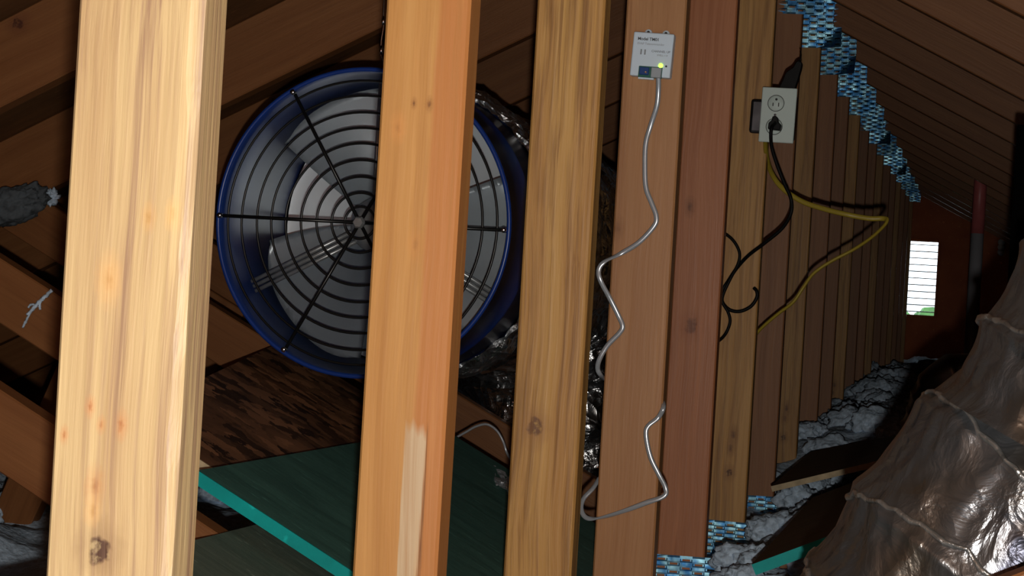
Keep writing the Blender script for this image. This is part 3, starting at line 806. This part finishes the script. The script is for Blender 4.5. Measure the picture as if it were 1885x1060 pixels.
# ---------------------------------------------------------------- sensor box on the fourth post
SY = YN(5)
sc_ = P(1204, 104, SY)
sb = empty('sensor_box', (sc_.x, SY - .001, sc_.z), 'small white sensor box with a lit green lamp screwed to the fourth post', 'sensor')
sb.rotation_euler = (0, .045, 0)
SW, SH, SD = .0665, .0715, .020
case = link('case', box_me(SW, SD, SH, .0022, 2, off=(0, -SD / 2, 0)), M['white'], sb)
for x, m_ in ((-.0125, M['white']), (.0165, M['white'])):
    e = link('mounting_ear', lathe_me([(0, -.0035), (.0058, -.0035), (.0062, -.002), (.0062, 0), (0, 0)], 20), m_, sb, True); e.location = (x, -.0005, SH / 2 + .0012)
    s = link('screw', lathe_me([(0, -.0050), (.0022, -.0045), (.0026, -.0032), (0, -.003)], 12), M['steel'] if x < 0 else M['slot'], e, True); s.location = (0, 0, .001)
fy = -SD - .0006
def text(body, size, x, z, m_, bold=False):
    cu = bpy.data.curves.new('text', 'FONT'); cu.body = body; cu.size = size; cu.extrude = .00015
    cu.offset = .00016 if bold else 0.0
    tmp = bpy.data.objects.new('tmp', cu); me_ = bpy.data.meshes.new_from_object(tmp); bpy.data.objects.remove(tmp)
    o_ = link('lettering', me_, m_, sb)
    o_.location = (x, fy, z); o_.rotation_euler = (math.pi / 2, 0, 0); return o_
text('Model TM01', .0068, -.0255, .0225, M['ink'], True)
text('EVAP Telecommander', .0048, -.0252, .0155, M['ink2'])
text('CHANNEL UP', .0050, -.0010, .0042, M['ink'])
text('SMELL-1-0', .0040, .0085, -.0015, M['ink2'])
for x in (-.0180, -.0115):
    o = link('slot', box_me(.0024, .0012, .0085, .0004, off=(0, 0, 0)), M['ink2'], sb); o.location = (x, fy + .0003, .0035)
o = link('lamp', lathe_me([(0, -.0022), (.0026, -.0018), (.0040, -.0006), (.0040, .001), (0, .001)], 20), M['led'], sb, True); o.location = (.0165, fy, -.0165)
o = link('button', lathe_me([(0, -.0008), (.0016, -.0008), (.0016, .001), (0, .001)], 14), M['slot'], sb, True); o.location = (.0255, fy, -.0172)
rec = link('connector_recess', box_me(.039, .003, .0185, .0006, off=(0, 0, 0)), M['pcb'], sb); rec.location = (.0005, fy + .0012, -.0285)
o = link('terminal_block', box_me(.0155, .007, .0125, .0008), M['connector'], rec); o.location = (-.0095, -.002, .001)
o = link('plug', box_me(.0165, .009, .0165, .0010), M['plug'], rec); o.location = (.0105, -.003, -.0005)
o = link('contact', box_me(.0035, .002, .0035, .0006), M['chrome'], rec); o.location = (-.0065, -.0060, -.001)
o = link('lower_lip', box_me(.026, .006, .0030, .0006), M['white'], rec); o.location = (-.006, .001, -.0105)

# ---------------------------------------------------------------- cables
def cable(name, label, pts, r, m, ry=None, sub=7, seg=8, nrm=None):
    path = [P(*p) for p in pts]; c = sum(path, Vector()) / len(path)
    path = catmull([p - c for p in path], sub)
    o_ = link(name, tube_me(path, r, seg, ry=ry, nrm=nrm), m, None, True); o_.location = c
    return tag(o_, label, 'cable')
f0 = SY - .006
cable('flat_cable', 'flat silver-grey cable hanging in bends from the white sensor box', [
    (1212, 140, SY - .022), (1212, 165, SY - .016), (1209, 195, SY - .012), (1198, 230, f0), (1189, 262, f0), (1187, 300, f0), (1189, 345, f0), (1200, 375, f0), (1208, 398, f0), (1204, 416, f0),
    (1175, 447, f0), (1140, 468, f0), (1112, 482, f0 - .01), (1102, 498, f0 - .012), (1106, 518, f0 - .012), (1122, 548, f0 - .004), (1138, 580, f0), (1146, 600, f0), (1140, 613, f0), (1118, 636, f0),
    (1104, 660, f0), (1100, 678, f0 + .004), (1106, 691, f0 + .012), (1118, 700, SY + .046), (1165, 715, SY + .056), (1205, 728, SY + .050), (1218, 737, SY + .020), (1221, 750, f0), (1212, 768, f0),
    (1194, 783, f0 - .004), (1189, 800, f0 - .006), (1197, 840, f0 - .006), (1212, 872, f0 - .006), (1225, 898, f0 - .004), (1222, 913, f0 - .006), (1190, 925, f0 - .008), (1150, 940, f0 - .006), (1105, 953, f0), (1080, 953, f0 + .004),
    (1070, 938, f0 + .01), (1074, 918, f0 + .02), (1092, 898, f0 + .03), (1104, 878, f0 + .05)], .0022, M['cable_grey'], ry=.0042, nrm=(1, 0, .25))
cable('thin_cable', 'thin grey cable looping out beside the second post above the foil scrap', [(840, 805, 3.58), (858, 795, 3.58), (876, 785, 3.58), (896, 781, 3.58), (914, 792, 3.58), (926, 812, 3.58), (934, 835, 3.58), (950, 862, 3.60)], .0026, M['cable_grey'])
PCORD = cable('black_cable', 'black power cord plugged into the wall outlet and drooping left', [
    (1427, 226, 3.995), (1421, 234, 3.980), (1419, 250, 3.980), (1421, 272, 3.990), (1430, 302, 4.000), (1444, 338, 4.010), (1456, 366, 4.020), (1456, 392, 4.020), (1440, 420, 4.030), (1408, 447, 4.040), (1378, 470, 4.060), (1356, 494, 4.080), (1340, 518, 4.090),
    (1328, 538, 4.090), (1330, 556, 4.090), (1343, 570, 4.090), (1362, 573, 4.090), (1382, 564, 4.090), (1393, 548, 4.090), (1393, 536, 4.090), (1388, 530, 4.095)], .0042, M['cable_black'])
cable('black_cable', 'second black cord coiled beside the fifth post below the outlet', [(1318, 424, 4.080), (1333, 429, 4.075), (1350, 443, 4.070), (1361, 464, 4.070), (1359, 485, 4.070), (1345, 512, 4.075), (1332, 540, 4.075), (1330, 556, 4.075), (1340, 574, 4.075), (1344, 592, 4.075), (1337, 612, 4.075), (1326, 625, 4.080), (1312, 634, 4.090)], .0036, M['cable_black'])
cable('yellow_cable', 'yellow sheathed cable looping out below the wall outlet', [(1409, 255, 4.080), (1411, 285, 4.130), (1420, 318, 4.190), (1440, 346, 4.220), (1475, 370, 4.240), (1515, 384, 4.260), (1560, 395, 4.280), (1600, 402, 4.280), (1624, 402, 4.280), (1633, 405, 4.270), (1626, 417, 4.260),
    (1603, 438, 4.240), (1570, 460, 4.220), (1530, 481, 4.210), (1498, 503, 4.200), (1478, 530, 4.190), (1460, 556, 4.190), (1434, 576, 4.200), (1410, 596, 4.210), (1394, 612, 4.220), (1386, 625, 4.220)], .0062, M['cable_yellow'], ry=.0040, seg=10)

# ---------------------------------------------------------------- wall outlet on the sixth post
OY = 4.03
oc = P(1432, 212, OY)
ob = empty('wall_outlet', (oc.x, OY, oc.z), 'pale double wall outlet with a black plug, mounted beside the sixth post', 'outlet')
ob.rotation_euler = (0, .02, 0)
OW, OH = .0775, .1225
link('cover_plate', box_me(OW, .006, OH, .0022, 2, off=(0, 0, 0)), M['outlet'], ob)
o = link('steel_box', box_me(.062, .062, .100, .003, 1, off=(0, .035, 0)), M['steel'], ob); o.location = (.004, 0, 0)
o = link('mounting_bracket', box_me(.032, .010, .076, .006, 2), M['steel'], ob); o.location = (-OW / 2 - .008, .012, -.004)
for dz in (.026, -.026):
    f = link('receptacle', lathe_me([(0, -.0012), (.0165, -.0012), (.0175, -.0003), (.0175, .001), (0, .001)], 28), M['outlet'], ob, True); f.location = (-.006, -.0035, dz)
    g = link('receptacle_groove', torus_me(.0180, .0007, 28, 6), M['slot'], f); g.location = (0, 0, 0)
    for x, hh in ((-.0062, .0075), (.0062, .0088)):
        s = link('slot', box_me(.0022, .001, hh, .0003), M['slot'], f); s.location = (x, -.0014, -.003)
    s = link('ground_hole', lathe_me([(0, -.0006), (.0028, -.0006), (.0028, .0005), (0, .0005)], 12), M['slot'], f); s.location = (.0005, -.0012, .0085)
s = link('screw', lathe_me([(0, -.001), (.002, -.0008), (.0028, 0), (0, 0)], 12), M['steel'], ob); s.location = (-.006, -.0032, 0)
pl_ = prism_me([(-.0135, -.012), (.0135, -.014), (.0150, -.001), (.0085, .004), (.0075, .013), (.0030, .0175), (-.0045, .0165), (-.0065, .007), (-.0125, .002)], -.028, -.004, .0015)
pg = link('power_plug', pl_, M['cable_black']); pg.parent = PCORD; pg.location = Vector((oc.x - .004, OY, oc.z - .022)) - PCORD.location
st = prism_me([(-.020, -.030), (.018, -.030), (.024, -.008), (.030, .020), (.031, .030), (.024, .038), (.016, .032), (.010, .020), (-.004, .010), (-.007, .004), (-.010, -.006)], 0, .02, .002)
sp_ = empty('cable_clamp', P(1450, 140, 4.08), 'black tapered cable boot rising above the outlet', 'clamp')
link('boot', st, M['cable_black'], sp_)
s = link('screw', lathe_me([(0, -.003), (.0018, -.002), (.002, 0), (0, 0)], 10), M['chrome'], sp_); s.location = (.024, -.001, .032)
link('lead', tube_me(catmull([Vector((.024, .01, .032)), Vector((.026, .012, .048)), Vector((.023, .02, .060))], 5), .0016, 6), M['cable_black'], sp_, True)
